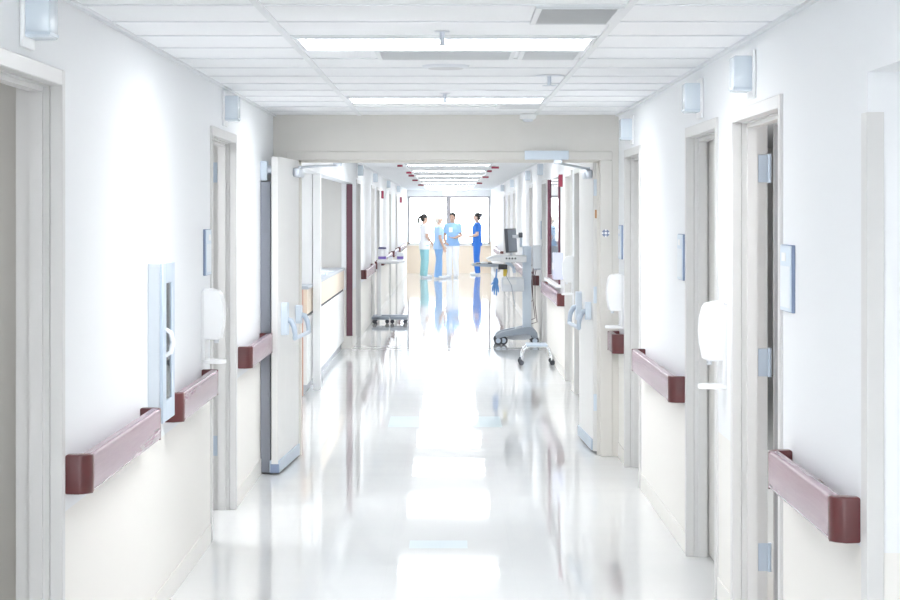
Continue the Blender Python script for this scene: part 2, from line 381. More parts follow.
# ------------------------------------------------------------------ doorways
ORD = ['first', 'second', 'third', 'fourth', 'fifth', 'sixth', 'seventh', 'eighth', 'ninth', 'tenth']
ND = [0]
def doorway(S, y0, y1, dz, label, leafmat, edge=None, detail=True, near=False):
    ND[0] += 1
    zt = DH + dz
    d = thing(f'door_{ND[0]}', label, 'door', (S.x(0), (y0+y1)/2, 0), kind='structure')
    mb = MB(); p = 0.012
    # face casings
    sbox(mb, S, -p, 0.03, y0, y0+0.05, 0, zt+0.05, 0.003, 1); sbox(mb, S, -p, 0.03, y1-0.05, y1, 0, zt+0.05, 0.003, 1); sbox(mb, S, -p, 0.03, y0+0.05, y1-0.05, zt, zt+0.05, 0.003, 1)
    # rebates and stop (double rebate frame)
    for a, b, k in ((0.03, 0.05, 0.004), (0.05, 0.092, 0.020), (0.092, T+0.004, 0.004)):
        sbox(mb, S, a, b, y0+0.0305, y0+0.05+k, 0, zt+0.019); sbox(mb, S, a, b, y1-0.05-k, y1-0.0305, 0, zt+0.019); sbox(mb, S, a, b, y0+0.05+k, y1-0.05-k, zt-k, zt+0.019)
    mb.build('door_frame', M['frame'], d)
    W = y1 - y0 - 0.115
    if detail:
        lf = MB(); u0 = T + (0.055 if edge else 0.012); yl = y1 - 0.062 if not near else y0 + 0.107
        hzs = (0.37, 1.15, 1.95) if S is LS else (0.277, 1.09, 1.90)
        sbox(lf, S, u0, u0+W, yl-0.045, yl, 0.012, zt-0.008, 0.002, 1)
        L = lf.build('door_leaf', leafmat, d)
        if edge: sbox(MB(), S, T+0.026, u0-0.0005, yl-0.040, yl-0.004, 0.012, zt-0.008).build('edge_strip', edge, L, smooth=False)  # slate strip paints the shaded gap between leaf and jamb
        for z in hzs:
            hb = MB(); yh = y1-0.0575 if not near else y0+0.054
            sbox(hb, S, 0.097, T+0.004, yh, yh+0.0035, z-0.058, z+0.058, 0.001, 1)
            hb.cyl((S.x(T+0.012), yh-0.0025 if not near else yh+0.006, z-0.06), 'z', 0.008, 0.12, 12)
            for q in (-0.036, -0.012, 0.012, 0.036): hb.cyl((S.x(0.106 + (0.014 if q in (-0.012, 0.036) else 0)), yh-0.001 if not near else yh+0.0025, z+q), 'y', 0.003, 0.002, 8)
            hb.build('hinge', M['steelpaint'], d)
        hb = MB(); ux = u0 + W - 0.07
        hb.cyl((S.x(ux), yl-0.045, 1.0), (0, -1, 0), 0.028, 0.012, 18); hb.tube([(S.x(ux), yl-0.05, 1.0), (S.x(ux), yl-0.10, 1.0), (S.x(ux-0.12), yl-0.10, 1.0)], 0.009, 10)
        hb.build('handle', M['steel'], L)
    else:
        sbox(MB(), S, 0.10, 0.145, y0+0.055, y1-0.055, 0.012, zt-0.006, 0.002, 1).build('door_leaf', leafmat, d)
        hb = MB(); hb.cyl((S.x(0.10), y0+0.13, 1.0), 'x', 0.028, -S.s*0.012, 14); hb.tube([(S.x(0.095), y0+0.13, 1.0), (S.x(0.05), y0+0.13, 1.0), (S.x(0.05), y0+0.25, 1.0)], 0.009, 8)
        hb.build('handle', M['steel'], d)
    return d
for i, (a, b) in enumerate(DL):
    if i == 0: doorway(LS, a, b, 0.02, 'wide open doorway at the left edge of the photo, nearest left door', M['leafbeige'], near=True)
    elif i == 1: doorway(LS, a, b, 0.02, 'second left doorway, open, between sanitizer dispenser and fire doors', M['leafbeige'])
    else: doorway(LS, a, b, 0.02, f'{ORD[i-2]} left doorway beyond the reception alcove', M['leafbeige'], detail=False)
for i, (a, b) in enumerate(DR):
    if i == 0: doorway(RS, a, b, -0.01, 'nearest right doorway with silver hinges and a maple leaf standing open', M['maple'], M['leafgrey'])
    elif i == 1: doorway(RS, a, b, -0.01, 'second right doorway, just beyond the nearest sanitizer dispenser', M['leafbeige'], detail=False)
    elif i == 2: doorway(RS, a, b, -0.01, 'third right doorway, next to the fire door frame', M['leafbeige'], detail=False)
    else: doorway(RS, a, b, -0.01, f'{ORD[i-3]} right doorway beyond the fire doors', M['leafbeige'], detail=False)

# ------------------------------------------------------------------ cross-corridor fire door frame
JX0, JX1, HZ = -1.07, 1.06, 2.09
mb = MB(); mb.box(XL, JX0-0.06, YF, YF+0.2, 0, H); mb.box(JX1+0.06, XR, YF, YF+0.2, 0, H); mb.box(JX0-0.06, JX1+0.06, YF, YF+0.2, HZ+0.05, H)
struct(mb, 'wall_cross', M['beige'], 'beige wall over and beside the fire doors across the corridor', 'wall', smooth=False)
fd = thing('door_20', 'pair of tall white fire doors standing open across the corridor', 'fire door', (0, YF, 0), kind='structure')
mb = MB(); a, b = YF-0.012, YF+0.212
mb.box(JX0-0.085, JX0, a, b, 0, HZ, 0.003, 1); mb.box(JX1, JX1+0.085, a, b, 0, HZ, 0.003, 1); mb.box(JX0-0.085, JX1+0.085, a, b, HZ, HZ+0.06, 0.003, 1)
mb.box(JX0-0.001, JX1+0.001, YF+0.06, YF+0.12, HZ-0.016, HZ); mb.box(JX0, JX0+0.016, YF+0.06, YF+0.12, 0, HZ); mb.box(JX1-0.016, JX1, YF+0.06, YF+0.12, 0, HZ)
mb.build('door_frame', M['beige'], fd)
def leaf_local(parent_loc, ang, side):
    """leaf in local frame: hinge at origin, leaf along +X, push face at +Y; returned Empty-less transform"""
    return Matrix.Translation(parent_loc) @ Matrix.Rotation(ang, 4, 'Z')
def exit_device(parent, Tm, m):
    """two housings and a bowed crossbar on face +Y of a leaf lying along +X"""
    root = None
    for k, x in enumerate((0.15, 0.88)):
        mb = MB()
        hw, hh = (0.052, 0.108) if k else (0.038, 0.064)
        zc = 1.015 if k else 1.01
        pts = []
        for cx, cz, st in ((hw-0.02, hh-0.03, 0), (-hw+0.02, hh-0.03, 90), (-hw+0.02, -hh+0.03, 180), (hw-0.02, -hh+0.03, 270)):
            for q in range(0, 91, 30): pts.append((x+cx+0.02*math.cos(R(st+q)), zc+cz+0.03*math.sin(R(st+q))))
        mb.prism(pts, 'y', 0.024, 0.065)
        mb.xf(Tm); o = mb.build('exit_device' if root is None else 'housing', m, parent if root is None else root)
        if root is None: root = o
    mb = MB()
    for x in (0.15, 0.88):
        mb.tube([(x, 0.05, 1.01), (x, 0.085, 1.0), (x, 0.105, 0.96), (x, 0.112, 0.91), (x, 0.112, 0.885)], [0.020, 0.020, 0.018, 0.016, 0.017], 10)
    mb.tube([(0.13, 0.112, 0.885), (0.90, 0.112, 0.885)], 0.014, 12)
    mb.xf(Tm); mb.build('push_bar', M['steelpaint'] if m is M['paleblue'] else m, root)
def leaf_pair(side):
    LW, TH = 1.055, 0.045
    if side == 'left':
        Tm = Matrix.Translation((JX0-0.02, YF-0.015, 0)) @ Matrix.Rotation(R(-93.2), 4, 'Z')      # leaf towards the viewer
    else:
        Tm = Matrix.Translation((JX1-0.012, YF+0.22, 0)) @ Matrix.Rotation(R(92.0), 4, 'Z')
    sgn = 1
    mb = MB(); mb.box(0.0, LW, -TH/2, TH/2, 0.012, HZ-0.003, 0.002, 1); mb.xf(Tm); L = mb.build('door_leaf', M['leaf'], fd)
    if side == 'left':
        exit_device(L, Tm, M['paleblue'])
    else:
        Tm2 = Tm
        exit_device(L, Tm2, M['paleblue'])
    mb = MB(); mb.box(0.03, LW+0.004, TH/2, TH/2+0.012, 0.015, 0.095, 0.003, 1); mb.box(0.03, LW+0.004, -TH/2-0.012, -TH/2, 0.015, 0.095, 0.003, 1); mb.xf(Tm); k = mb.build('kick_strip', M['steelpaint'], L)
    mb = MB(); mb.box(LW, LW+0.006, -TH/2-0.006, TH/2+0.006, 0.013, 0.07); mb.xf(Tm); mb.build('end_cap', M['signedge'], k)
    # closer on the face near the hinge with its arm to the frame head
    mb = MB(); mb.box(0.05, 0.32, TH/2, TH/2+0.05, 1.965, 2.03, 0.012); mb.xf(Tm); c = mb.build('closer', M['steel'], L)
    p = Tm @ Vector((0.12, TH/2+0.025, 2.035)); q = Vector((JX0+0.27, YF+0.10, HZ-0.035)) if side == 'left' else Vector((JX1-0.30, YF-0.035, HZ-0.02))
    mid = Vector(((p.x+q.x)/2, p.y, (p.z+q.z)/2)) if side == 'left' else Vector(((p.x+q.x)/2, (p.y+q.y)/2, (p.z+q.z)/2))
    mb = MB(); mb.tube([p - Vector((0, 0, 0.02)), p + Vector((0, 0, 0.012))], 0.014, 12); mb.tube([p, mid, q], 0.009, 8); mb.box(q.x-0.03, q.x+0.03, q.y-0.02, q.y+0.02, q.z-0.006, HZ - 0.0165 if side == 'left' else HZ+0.005, 0.003, 1)
    mb.build('closer_arm', M['steel'], c)
    for z in (0.36, 1.13, 1.90):
        mb = MB(); mb.box(-0.004, 0.0, -TH/2+0.002, TH/2-0.002, z-0.06, z+0.06, 0.001, 1); mb.xf(Tm)
        o = mb.build('hinge', M['paleblue'], L)
    if side == 'right':
        mb = MB(); mb.box(-0.003, 0.0, -0.013, 0.010, 1.68, 1.74); mb.xf(Tm); mb.build('sticker', M['orange'], L)
leaf_pair('left'); leaf_pair('right')
MB().box(0.525, 0.835, YF-0.062, YF-0.012, HZ+0.003, HZ+0.066, 0.006).build('closer_cover', M['paleblue'], fd)
ks = thing('key_switch', 'small round dark-ringed key switch on the right fire door jamb', 'switch', (1.098, YF-0.012, 1.575))
mb = MB(); mb.cyl((1.098, YF-0.020, 1.575), 'y', 0.026, 0.008, 24); mb.build('ring', M['signedge'], ks)
mb = MB()
for dx, dz in ((0, 0.022), (0, -0.022), (0.022, 0), (-0.022, 0)): mb.box(1.098+dx-0.006, 1.098+dx+0.006, YF-0.0215, YF-0.0195, 1.575+dz-0.006, 1.575+dz+0.006)
mb.cyl((1.098, YF-0.0225, 1.575), 'y', 0.010, 0.003, 16); mb.build('dial', M['white'], ks)
# hold-open magnet on left wall
mh = thing('door_holder', 'silver magnetic door holder on the left wall behind the open fire door', 'door holder', (XL, 14.03, 1.99))
sbox(MB(), LS, -0.045, 0, 13.97, 14.09, 1.93, 2.06, 0.008).build('housing', M['paleblue'], mh)
MB().cyl((XL+0.045, 14.03, 2.0), 'x', 0.03, 0.03, 18).build('magnet', M['steel'], mh)

# corner guards
def guard(name, label, x0, x1, y0, y1, z0, z1, m):
    return tag(MB().box(x0, x1, y0, y1, z0, z1, 0.004, 1).build(name, m), label, 'corner guard')
g = thing('corner_guard', 'off-white plastic corner guard at the wall corner on the right edge', 'corner guard', (XR, 6.05, 0))
MB().box(XR-0.004, XR, 6.05, 6.13, 0.10, 2.0, 0.001, 1).build('side_wing', M['frame'], g)
MB().box(XR-0.004, XR+0.045, 6.045, 6.05, 0.10, 2.0, 0.001, 1).build('front_wing', M['frame'], g)
g = thing('corner_guard', 'tall maroon corner guard on the wall end past the reception counter', 'corner guard', (XL, 27.0, 0))
MB().box(-1.315, XL+0.008, 26.985, 26.999, 0.16, 2.09, 0.003, 1).build('front_wing', M['maroon'], g)
MB().box(XL+0.0005, XL+0.008, 26.999, 27.07, 0.16, 2.09, 0.002, 1).build('side_wing', M['maroon'], g)
guard('corner_guard', 'narrow blue-grey guard strip beside the near edge of the left fire door', -1.247, -1.180, 13.985, 14.025, 0.008, 1.925, M['guardgrey'])  # added strip covering the dark gap between wall and open leaf

# ------------------------------------------------------------------ handrails
def handrail(S, y0, y1, z0, z1, label):
    h = thing('handrail', label, 'handrail', (S.x(0), (y0+y1)/2, z0), 'burgundy wall handrails')
    P = 0.084; tk = 0.034; r = 0.042; ce = 0.06
    def side_prof(n=6):  # outline in (u,z), rounded on the corridor side
        rr = 0.012; pts = []
        for cz, st in ((z1-rr, 90), (z0+rr, 180)):
            for q in range(0, 91, 30): pts.append((-(P-rr) + rr*math.cos(R(st+q)), cz + rr*math.sin(R(st+q))))
        pts += [(-(P-tk), z0), (-(P-tk), z1)]; return pts
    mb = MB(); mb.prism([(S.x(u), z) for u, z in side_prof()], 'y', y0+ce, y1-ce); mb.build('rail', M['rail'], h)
    for ya, sg in ((y0, 1), (y1, -1)):   # returned end caps, rounded in plan
        pts = [(S.x(0), ya)]
        for q in range(0, 91, 15): pts.append((S.x(-(P-r) - r*math.sin(R(q))), ya + sg*(r - r*math.cos(R(q)))))
        pts += [(S.x(-P), ya+sg*ce), (S.x(-(P-tk)), ya+sg*ce), (S.x(-(P-tk)), ya+sg*0.045), (S.x(0), ya+sg*0.045)]
        mb = MB(); mb.prism(pts, 'z', z0, z1)
        ed = [e for e in mb.bm.edges if all(abs(v.co.z - e.verts[0].co.z) < 1e-6 for v in e.verts)]
        bmesh.ops.bevel(mb.bm, geom=ed, offset=0.006, segments=2, profile=0.5, affect='EDGES')
        mb.build('end_cap', M['rail_cap'], h)
    n = max(1, int((y1-y0)/1.2))
    for i in range(n):
        yy = y0 + (i+0.5)*(y1-y0)/n; sbox(MB(), S, -(P-tk)-0.002, 0, yy-0.03, yy+0.03, z0+0.03, z1-0.03, 0.004, 1).build('bracket', M['rail_cap'], h)
ZL, ZR = (0.800, 0.928), (0.755, 0.888)
for y0, y1, lab in ((6.89, 8.60, 'burgundy handrail on left wall between nearest doorway and extinguisher cabinet'),
                    (9.27, 10.72, 'burgundy handrail on left wall below the sanitizer dispenser'),
                    (12.50, 13.97, 'burgundy handrail on left wall running behind the open fire door'),
                    (29.62, 33.45, 'first burgundy handrail on left wall beyond the reception alcove'),
                    (35.02, 35.98, 'short burgundy handrail on far left wall behind the tray of the overbed table'),
                    (37.5, 43.2, 'long burgundy handrail on far left wall past the overbed table'),
                    (44.7, 48.6, 'second last burgundy handrail on far left wall'),
                    (50.1, 57.5, 'last burgundy handrail on left wall near the bright end window')):
    handrail(LS, y0, y1, *ZL, lab)
for y0, y1, lab in ((6.16, 7.43, 'nearest right burgundy handrail ending beside the room sign'),
                    (10.74, 12.98, 'burgundy handrail on right wall between second and third doorways'),
                    (14.50, 14.97, 'short burgundy handrail under the dispenser by the fire door frame'),
                    (21.95, 25.9, 'burgundy handrail under the maroon framed office window'),
                    (28.35, 30.2, 'burgundy handrail on right wall behind the computer cart'),
                    (31.7, 38.4, 'long burgundy handrail on far right wall past the computer cart'),
                    (46.9, 54.0, 'last burgundy handrail on right wall near the bright end window')):
    handrail(RS, y0, y1, *ZR, lab)

# ------------------------------------------------------------------ signal lights over the doors
def signal(S, y, z, label):
    t = thing('signal_light', label, 'signal light', (S.x(0), y, z), 'nurse call lights over the doorways')
    sbox(MB(), S, -0.014, 0, y-0.085, y+0.085, z-0.095, z+0.095, 0.005).build('base_plate', M['white'], t)
    mb = MB(); sbox(mb, S, -0.085, -0.012, y-0.068, y+0.068, z-0.066, z+0.072, 0.007); mb.build('lens', M['lens'], t)
    mb = MB()
    for k in range(1): sbox(mb, S, -0.087, -0.012, y-0.070, y+0.070, z-0.058, z-0.050)
    mb.build('lens_band', M['lens_dark'], t)
    return t
for y, z, l in ((6.24, 2.29, 'white nurse call light at top left corner, above the nearest left doorway'),
                (11.72, 2.288, 'white nurse call light above the second left doorway, left of the fire doors'),
                (28.5, 2.29, 'nurse call light above first left doorway past the reception alcove'),
                (34.2, 2.29, 'nurse call light above second left doorway past the reception alcove'),
                (41.5, 2.29, 'nurse call light on far left wall, second from the end window'),
                (49.4, 2.29, 'nurse call light on far left wall, closest to the end window')): signal(LS, y, z, l)
for y, z, l in ((8.34, 2.255, 'white nurse call light above the nearest right doorway'),
                (10.06, 2.255, 'white nurse call light above the second right doorway'),
                (13.80, 2.255, 'white nurse call light above the third right doorway beside the beige header'),
                (26.9, 2.27, 'nurse call light on right wall just past the maroon framed window'),
                (31.2, 2.27, 'nurse call light on right wall above the computer cart'),
                (39.2, 2.27, 'nurse call light on far right wall, second from the end window'),
                (46.2, 2.27, 'nurse call light on far right wall, closest to the end window')): signal(RS, y, z, l)

# ------------------------------------------------------------------ room signs
def room_sign(S, y, z, label, w=0.235, h=0.235):
    t = thing('room_sign', label, 'sign', (S.x(0), y, z), 'room signs beside the doorways')
    sbox(MB(), S, -0.012, 0, y-w/2, y+w/2, z-h/2, z+h/2, 0.002, 1).build('backing', M['signedge'], t)
    sbox(MB(), S, -0.016, -0.012, y-w/2+0.006, y+w/2-0.002, z-h/2+0.003, z+h/2-0.003, 0.001, 1).build('face', M['signblue'], t)
    sbox(MB(), S, -0.0175, -0.016, y-w/2+0.02, y+w/2-0.014, z-h/2+0.016, z+h/2-0.075).build('paper_insert', M['signpaper'], t, smooth=False)
    sbox(MB(), S, -0.0175, -0.016, y-0.01, y+0.08, z+h/2-0.058, z+h/2-0.028).build('number_tab', M['white'], t, smooth=False)
room_sign(LS, 10.86, 1.515, 'small blue room sign on left wall above the sanitizer dispenser')
room_sign(RS, 7.44, 1.485, 'blue framed room sign above the nearest right handrail')
room_sign(RS, 10.86, 1.49, 'pale blue room sign above handrail past the second right doorway')
room_sign(RS, 14.72, 1.515, 'pale room sign above the dispenser beside the fire door frame')
room_sign(RS, 27.6, 1.5, 'thin blue room sign on right wall above the paper dispenser')

# ------------------------------------------------------------------ sanitizer dispensers
def dispenser(S, y, zt, label, m=None):
    t = thing('sanitizer_dispenser', label, 'dispenser', (S.x(0), y, zt-0.37), 'wall dispensers for hand sanitizer')
    m = m or M['white']
    sbox(MB(), S, -0.022, 0.002, y-0.062, y+0.062, zt-0.36, zt-0.01, 0.008).build('back_plate', M['offwhite'], t)
    # housing: bulging front, narrowing below
    prof = [(-0.012, zt-0.255), (-0.078, zt-0.258), (-0.096, zt-0.25), (-0.108, zt-0.185), (-0.112, zt-0.13), (-0.108, zt-0.075), (-0.098, zt-0.03), (-0.085, zt-0.012), (-0.05, zt-0.002), (-0.012, zt)]
    mb = MB(); mb.prism([(S.x(u), z) for u, z in prof], 'y', y-0.066, y+0.066)
    ed = [e for e in mb.bm.edges if abs(e.verts[0].co.y-e.verts[1].co.y) < 1e-6]
    bmesh.ops.bevel(mb.bm, geom=ed, offset=0.009, segments=3, profile=0.5, affect='EDGES')
    mb.build('housing', m, t)
    MB().cyl((S.x(-0.07), y, zt-0.275), 'z', 0.012, 0.03, 12).build('nozzle', M['lightgrey'], t)
    # drip tray
    mb = MB(); z = zt-0.372
    pts = [(S.x(0), y-0.05)]; 
    for q in range(0, 181, 15): pts.append((S.x(-0.07-0.05*math.sin(R(q))), y-0.055*math.cos(R(q))))
    pts.append((S.x(0), y+0.05))
    mb.prism(pts, 'z', z-0.006, z+0.014)
    ed = [e for e in mb.bm.edges if abs(e.verts[0].co.z-e.verts[1].co.z) < 1e-6]
    bmesh.ops.bevel(mb.bm, geom=ed, offset=0.004, segments=2, profile=0.5, affect='EDGES')
    mb.build('drip_tray', m, t)
dispenser(LS, 10.72, 1.335, 'white sanitizer dispenser with drip tray on the left wall')
dispenser(RS, 9.18, 1.335, 'nearest white sanitizer dispenser, between the first two right doorways')
dispenser(RS, 14.66, 1.30, 'white sanitizer dispenser above the short handrail by the fire door frame')
dispenser(RS, 20.42, 1.31, 'white sanitizer dispenser on right wall seen through the open fire doors')
pd = thing('paper_dispenser', 'pale grey box dispenser on right wall beyond the maroon framed window', 'dispenser', (XR, 27.75, 1.10))
sbox(MB(), RS, -0.11, 0, 27.62, 27.88, 1.0, 1.30, 0.012).build('housing', M['lightgrey'], pd)
sbox(MB(), RS, -0.09, -0.01, 27.66, 27.84, 0.985, 1.0).build('slot', M['midgrey'], pd)
gb = thing('glove_box', 'pale lavender glove box holder on the near edge of the maroon window', 'glove box', (XR, 22.5, 1.1))
sbox(MB(), RS, -0.10, 0.002, 22.32, 22.62, 1.02, 1.30, 0.006).build('box', mat('lavender_card', (0.62, 0.64, 0.78), 0.5), gb)
sbox(MB(), RS, -0.106, -0.10, 22.40, 22.54, 1.12, 1.2, 0.02).build('opening', M['white'], gb)

# ------------------------------------------------------------------ fire extinguisher cabinet
y0, y1, z0, z1 = CAB
c = thing('extinguisher_cabinet', 'tall pale steel fire extinguisher cabinet on the left wall between two handrails', 'cabinet', (XL, (y0+y1)/2, z0))
mb = MB(); sbox(mb, LS, 0.0, 0.12, y0+0.001, y0+0.006, z0+0.001, z1-0.001); sbox(mb, LS, 0.0, 0.12, y1-0.006, y1-0.001, z0+0.001, z1-0.001); sbox(mb, LS, 0.115, 0.12, y0+0.001, y1-0.001, z0+0.001, z1-0.001); sbox(mb, LS, 0, 0.12, y0+0.001, y1-0.001, z0+0.001, z0+0.006); sbox(mb, LS, 0, 0.12, y0+0.001, y1-0.001, z1-0.006, z1-0.001)
mb.build('inner_box', M['white'], c, smooth=False)
mb = MB(); e = 0.016; P0 = -0.050
sbox(mb, LS, P0, -0.001, y0-e, y0+0.02, z0-e, z1+e, 0.003, 1); sbox(mb, LS, P0, -0.001, y1-0.02, y1+e, z0-e, z1+e, 0.003, 1); sbox(mb, LS, P0, -0.001, y0+0.02, y1-0.02, z0-e, z0+0.02, 0.003, 1); sbox(mb, LS, P0, -0.001, y0+0.02, y1-0.02, z1-0.02, z1+e, 0.003, 1)
mb.build('body', M['cabside'], c)
mb = MB(); q0, q1 = P0-0.014, P0; fr = 0.05
sbox(mb, LS, q0, q1, y0-e, y0+fr+0.04, z0-e, z1+e, 0.003, 1); sbox(mb, LS, q0, q1, y1-fr-0.02, y1+e, z0-e, z1+e, 0.003, 1); sbox(mb, LS, q0, q1, y0+fr+0.04, y1-fr-0.02, z0-e, z0+fr+0.02, 0.003, 1); sbox(mb, LS, q0, q1, y0+fr+0.04, y1-fr-0.02, z1-fr-0.02, z1+e, 0.003, 1)
d = mb.build('door', M['cabdoor'], c)
sbox(MB(), LS, q0+0.005, q0+0.009, y0+fr+0.04, y1-fr-0.02, z0+fr+0.02, z1-fr-0.02).build('pane', M['glass'], d, smooth=False)
mb = MB(); yc = y0+fr+0.015
mb.tube([(LS.x(q0), yc, 1.12), (LS.x(q0-0.022), yc, 1.135), (LS.x(q0-0.03), yc, 1.175), (LS.x(q0-0.022), yc, 1.215), (LS.x(q0), yc, 1.23)], [0.009, 0.010, 0.010, 0.010, 0.009], 10)
mb.build('handle', M['white'], d)
ex = thing('fire_extinguisher', 'red fire extinguisher behind the pane of the left wall cabinet', 'fire extinguisher', (LS.x(0.05), 8.96, z0+0.006))
MB().lathe((LS.x(0.045), 8.965, z0+0.007), [(0.045, 0), (0.055, 0.008), (0.055, 0.34), (0.045, 0.38), (0.022, 0.40), (0.02, 0.43)]).build('cylinder', M['redpaint'], ex)
MB().lathe((LS.x(0.045), 8.965, z0+0.437), [(0.02, 0), (0.02, 0.04), (0.01, 0.05)]).tube([(LS.x(0.045), 8.965, z0+0.47), (LS.x(0.045), 8.88, z0+0.49)], 0.008).tube([(LS.x(0.045), 8.965, z0+0.45), (LS.x(0.045), 8.89, z0+0.455)], 0.007).build('valve', M['blackplastic'], ex)
MB().tube([(LS.x(0.045), 9.0, z0+0.45), (LS.x(0.03), 9.05, z0+0.40), (LS.x(0.03), 9.055, z0+0.18)], 0.009).build('hose', M['blackplastic'], ex)

# ------------------------------------------------------------------ ceiling fixtures
def ceiling_light(y0, label, x0=-0.615, x1=0.575):
    t = thing('ceiling_light', label, 'ceiling light', ((x0+x1)/2, y0+0.305, H), 'fluorescent ceiling panels')
    mb = MB(); f = 0.018; a, b = y0+0.012, y0+0.598
    mb.box(x0, x1, a, a+f, H-0.014, H-0.001); mb.box(x0, x1, b-f, b, H-0.014, H-0.001); mb.box(x0, x0+f, a+f, b-f, H-0.014, H-0.001); mb.box(x1-f, x1, a+f, b-f, H-0.014, H-0.001)
    mb.build('frame', M['grid'], t, smooth=False)
    MB().box(x0+f, x1-f, a+f, b-f, H-0.009, H-0.003).build('diffuser', M['diffuser'], t, smooth=False)
k0 = 7.10 + 0.61*2
far_names = {2: 'first ceiling light panel beyond the fire door header', 3: 'second ceiling light panel beyond the fire door header'}
for k in range(-2, 13):
    y = k0 + 4.27*k if k != 4 else 7.10 + 0.61*28
    if k < 0: lab = 'ceiling light panel behind the camera'
    elif k == 0: lab = 'nearest bright ceiling light panel, below the sprinkler in the photo'
    elif k == 1: lab = 'bright ceiling light panel just in front of the beige header'
    elif k == 12: lab = 'ceiling light panel nearest the end window'
    else: lab = f'{(ORD + ["eleventh"])[k-2]} ceiling light panel beyond the fire door header'
    ceiling_light(y, lab)
def vent(x0, x1, y0, y1, label, m='ventpale'):
    t = thing('air_vent', label, 'vent', ((x0+x1)/2, (y0+y1)/2, H))
    mb = MB(); f = 0.02
    mb.box(x0, x1, y0, y0+f, H-0.012, H-0.001); mb.box(x0, x1, y1-f, y1, H-0.012, H-0.001); mb.box(x0, x0+f, y0+f, y1-f, H-0.012, H-0.001); mb.box(x1-f, x1, y0+f, y1-f, H-0.012, H-0.001)
    mb.build('frame', M['grid'], t, smooth=False)
    mb = MB(); y = y0+f
    while y < y1-f-0.01:
        mb.prism([(y, H-0.010), (y+0.022, H-0.002), (y+0.024, H-0.002), (y+0.002, H-0.011)], 'x', x0+f, x1-f); y += 0.026
    mb.box(x0+f, x1-f, y0+f, y1-f, H-0.0018, H-0.001)
    mb.build('louvres', M[m], t, smooth=False)
vent(0.29, 0.585, 7.12, 7.74, 'grey slatted air vent right of centre at the top of the photo', 'vent')
vent(-0.32, 0.28, 8.96+0.02, 9.50, 'shallow grey air vent directly behind the nearest ceiling light')
vent(-0.30+0.60, 0.57, 8.98, 9.50, 'narrow pale vent panel right of the one behind the nearest light')
vent(0.30, 0.60, 13.35, 13.95, 'grey air vent between second ceiling light and beige header')
sp = thing('ceiling_speaker', 'round white perforated ceiling speaker between the two nearest light panels', 'speaker', (-0.02, 10.0, H))
MB().lathe((-0.02, 10.0, H-0.015), [(0.085, 0), (0.108, 0.006), (0.112, 0.014)], 32).build('rim', M['lightgrey'], sp)
MB().lathe((-0.02, 10.0, H-0.020), [(0.04, 0), (0.08, 0.002), (0.086, 0.006)], 32).build('grille', M['vent'], sp)
def sprinkler(x, y, label, r):
    t = thing('sprinkler', label, 'sprinkler', (x, y, H))
    MB().lathe((x, y, H-0.006), [(r, 0), (r, 0.003), (r*0.7, 0.005)]).build('escutcheon', M['lightgrey'], t)
    MB().tube([(x, y, H-0.005), (x, y, H-0.05)], 0.010).build('stem', M['steel'], t)
    MB().lathe((x, y, H-0.056), [(0.035, 0), (0.037, 0.003), (0.012, 0.006)]).build('deflector', M['steel'], t)
sprinkler(-0.03, 8.12, 'small chrome ceiling sprinkler in front of the nearest ceiling light', 0.03)
sprinkler(0.50, 10.7, 'chrome ceiling sprinkler with round plate near the right of the ceiling', 0.075)
sprinkler(-0.03, 12.3, 'small chrome ceiling sprinkler in front of the second ceiling light', 0.03)
sd = thing('smoke_detector', 'small white detector box at the ceiling edge above the right header', 'smoke detector', (0.545, 14.88, H))
MB().box(0.49, 0.60, 14.80, 14.96, H-0.035, H-0.001, 0.008).build('base', M['white'], sd)
MB().lathe((0.545, 14.87, H-0.055), [(0.025, 0), (0.035, 0.006), (0.04, 0.021)]).build('dome', M['lightgrey'], sd)
# exit-style hanging box sign at the far end
es = thing('hanging_sign', 'white box sign hanging from ceiling in front of the end window', 'sign', (-0.03, 50.0, 2.2))
MB().box(-0.17, 0.12, 49.96, 50.04, 2.16, 2.37, 0.008).build('box', mat('white_sign', (0.86, 0.87, 0.88), 0.4, emit=(1, 1, 1), estr=0.45), es)
MB().box(-0.08, 0.03, 49.985, 50.015, 2.37, H).build('mount', M['offwhite'], es)
# maroon markers hanging along the ceiling grid
for i, (x, y, w_, lab) in enumerate(((-0.70, 29.7, 0.075, 'nearest maroon tag on the left side of the far ceiling'), (-0.67, 34.6, 0.085, 'second maroon tag on the left side of the far ceiling'), (-0.68, 37.4, 0.10, 'third maroon tag on the left side of the far ceiling'),
        (-0.70, 42.5, 0.11, 'fourth maroon tag on the left side of the far ceiling'), (-0.68, 49.5, 0.13, 'farthest maroon tag on the left side of the far ceiling'),
        (0.655, 30.8, 0.11, 'nearest maroon tag on the right side of the far ceiling'), (0.62, 33.4, 0.075, 'second maroon tag on the right side of the far ceiling'), (0.65, 38.8, 0.11, 'third maroon tag on the right side of the far ceiling'), (0.645, 46.5, 0.12, 'farthest maroon tag on the right side of the far ceiling'))):
    t = thing('ceiling_tag', lab, 'sign', (x, y, H), 'maroon tags hanging along the far ceiling')
    MB().box(x-w_/2, x+w_/2, y-0.012, y+0.012, H-0.042, H-0.012, 0.002, 1).build('plate', M['red'], t)
    MB().box(x-0.012, x+0.012, y-0.008, y+0.008, H-0.012, H).build('clip', M['lightgrey'], t)
def flag(S, y, z, label, pr=0.05, h=0.12):
    t = thing('wall_flag', label, 'sign', (S.x(0), y, z), 'small red signs standing out from the walls')
    sbox(MB(), S, -pr, -0.006, y-0.012, y+0.012, z-h/2, z+h/2, 0.002, 1).build('plate', M['red'], t)
    sbox(MB(), S, -0.008, 0, y-0.03, y+0.03, z-h/2, z+h/2).build('bracket', M['lightgrey'], t)
flag(RS, 22.3, 2.06, 'small red sign standing out above the maroon framed window', 0.05, 0.13)
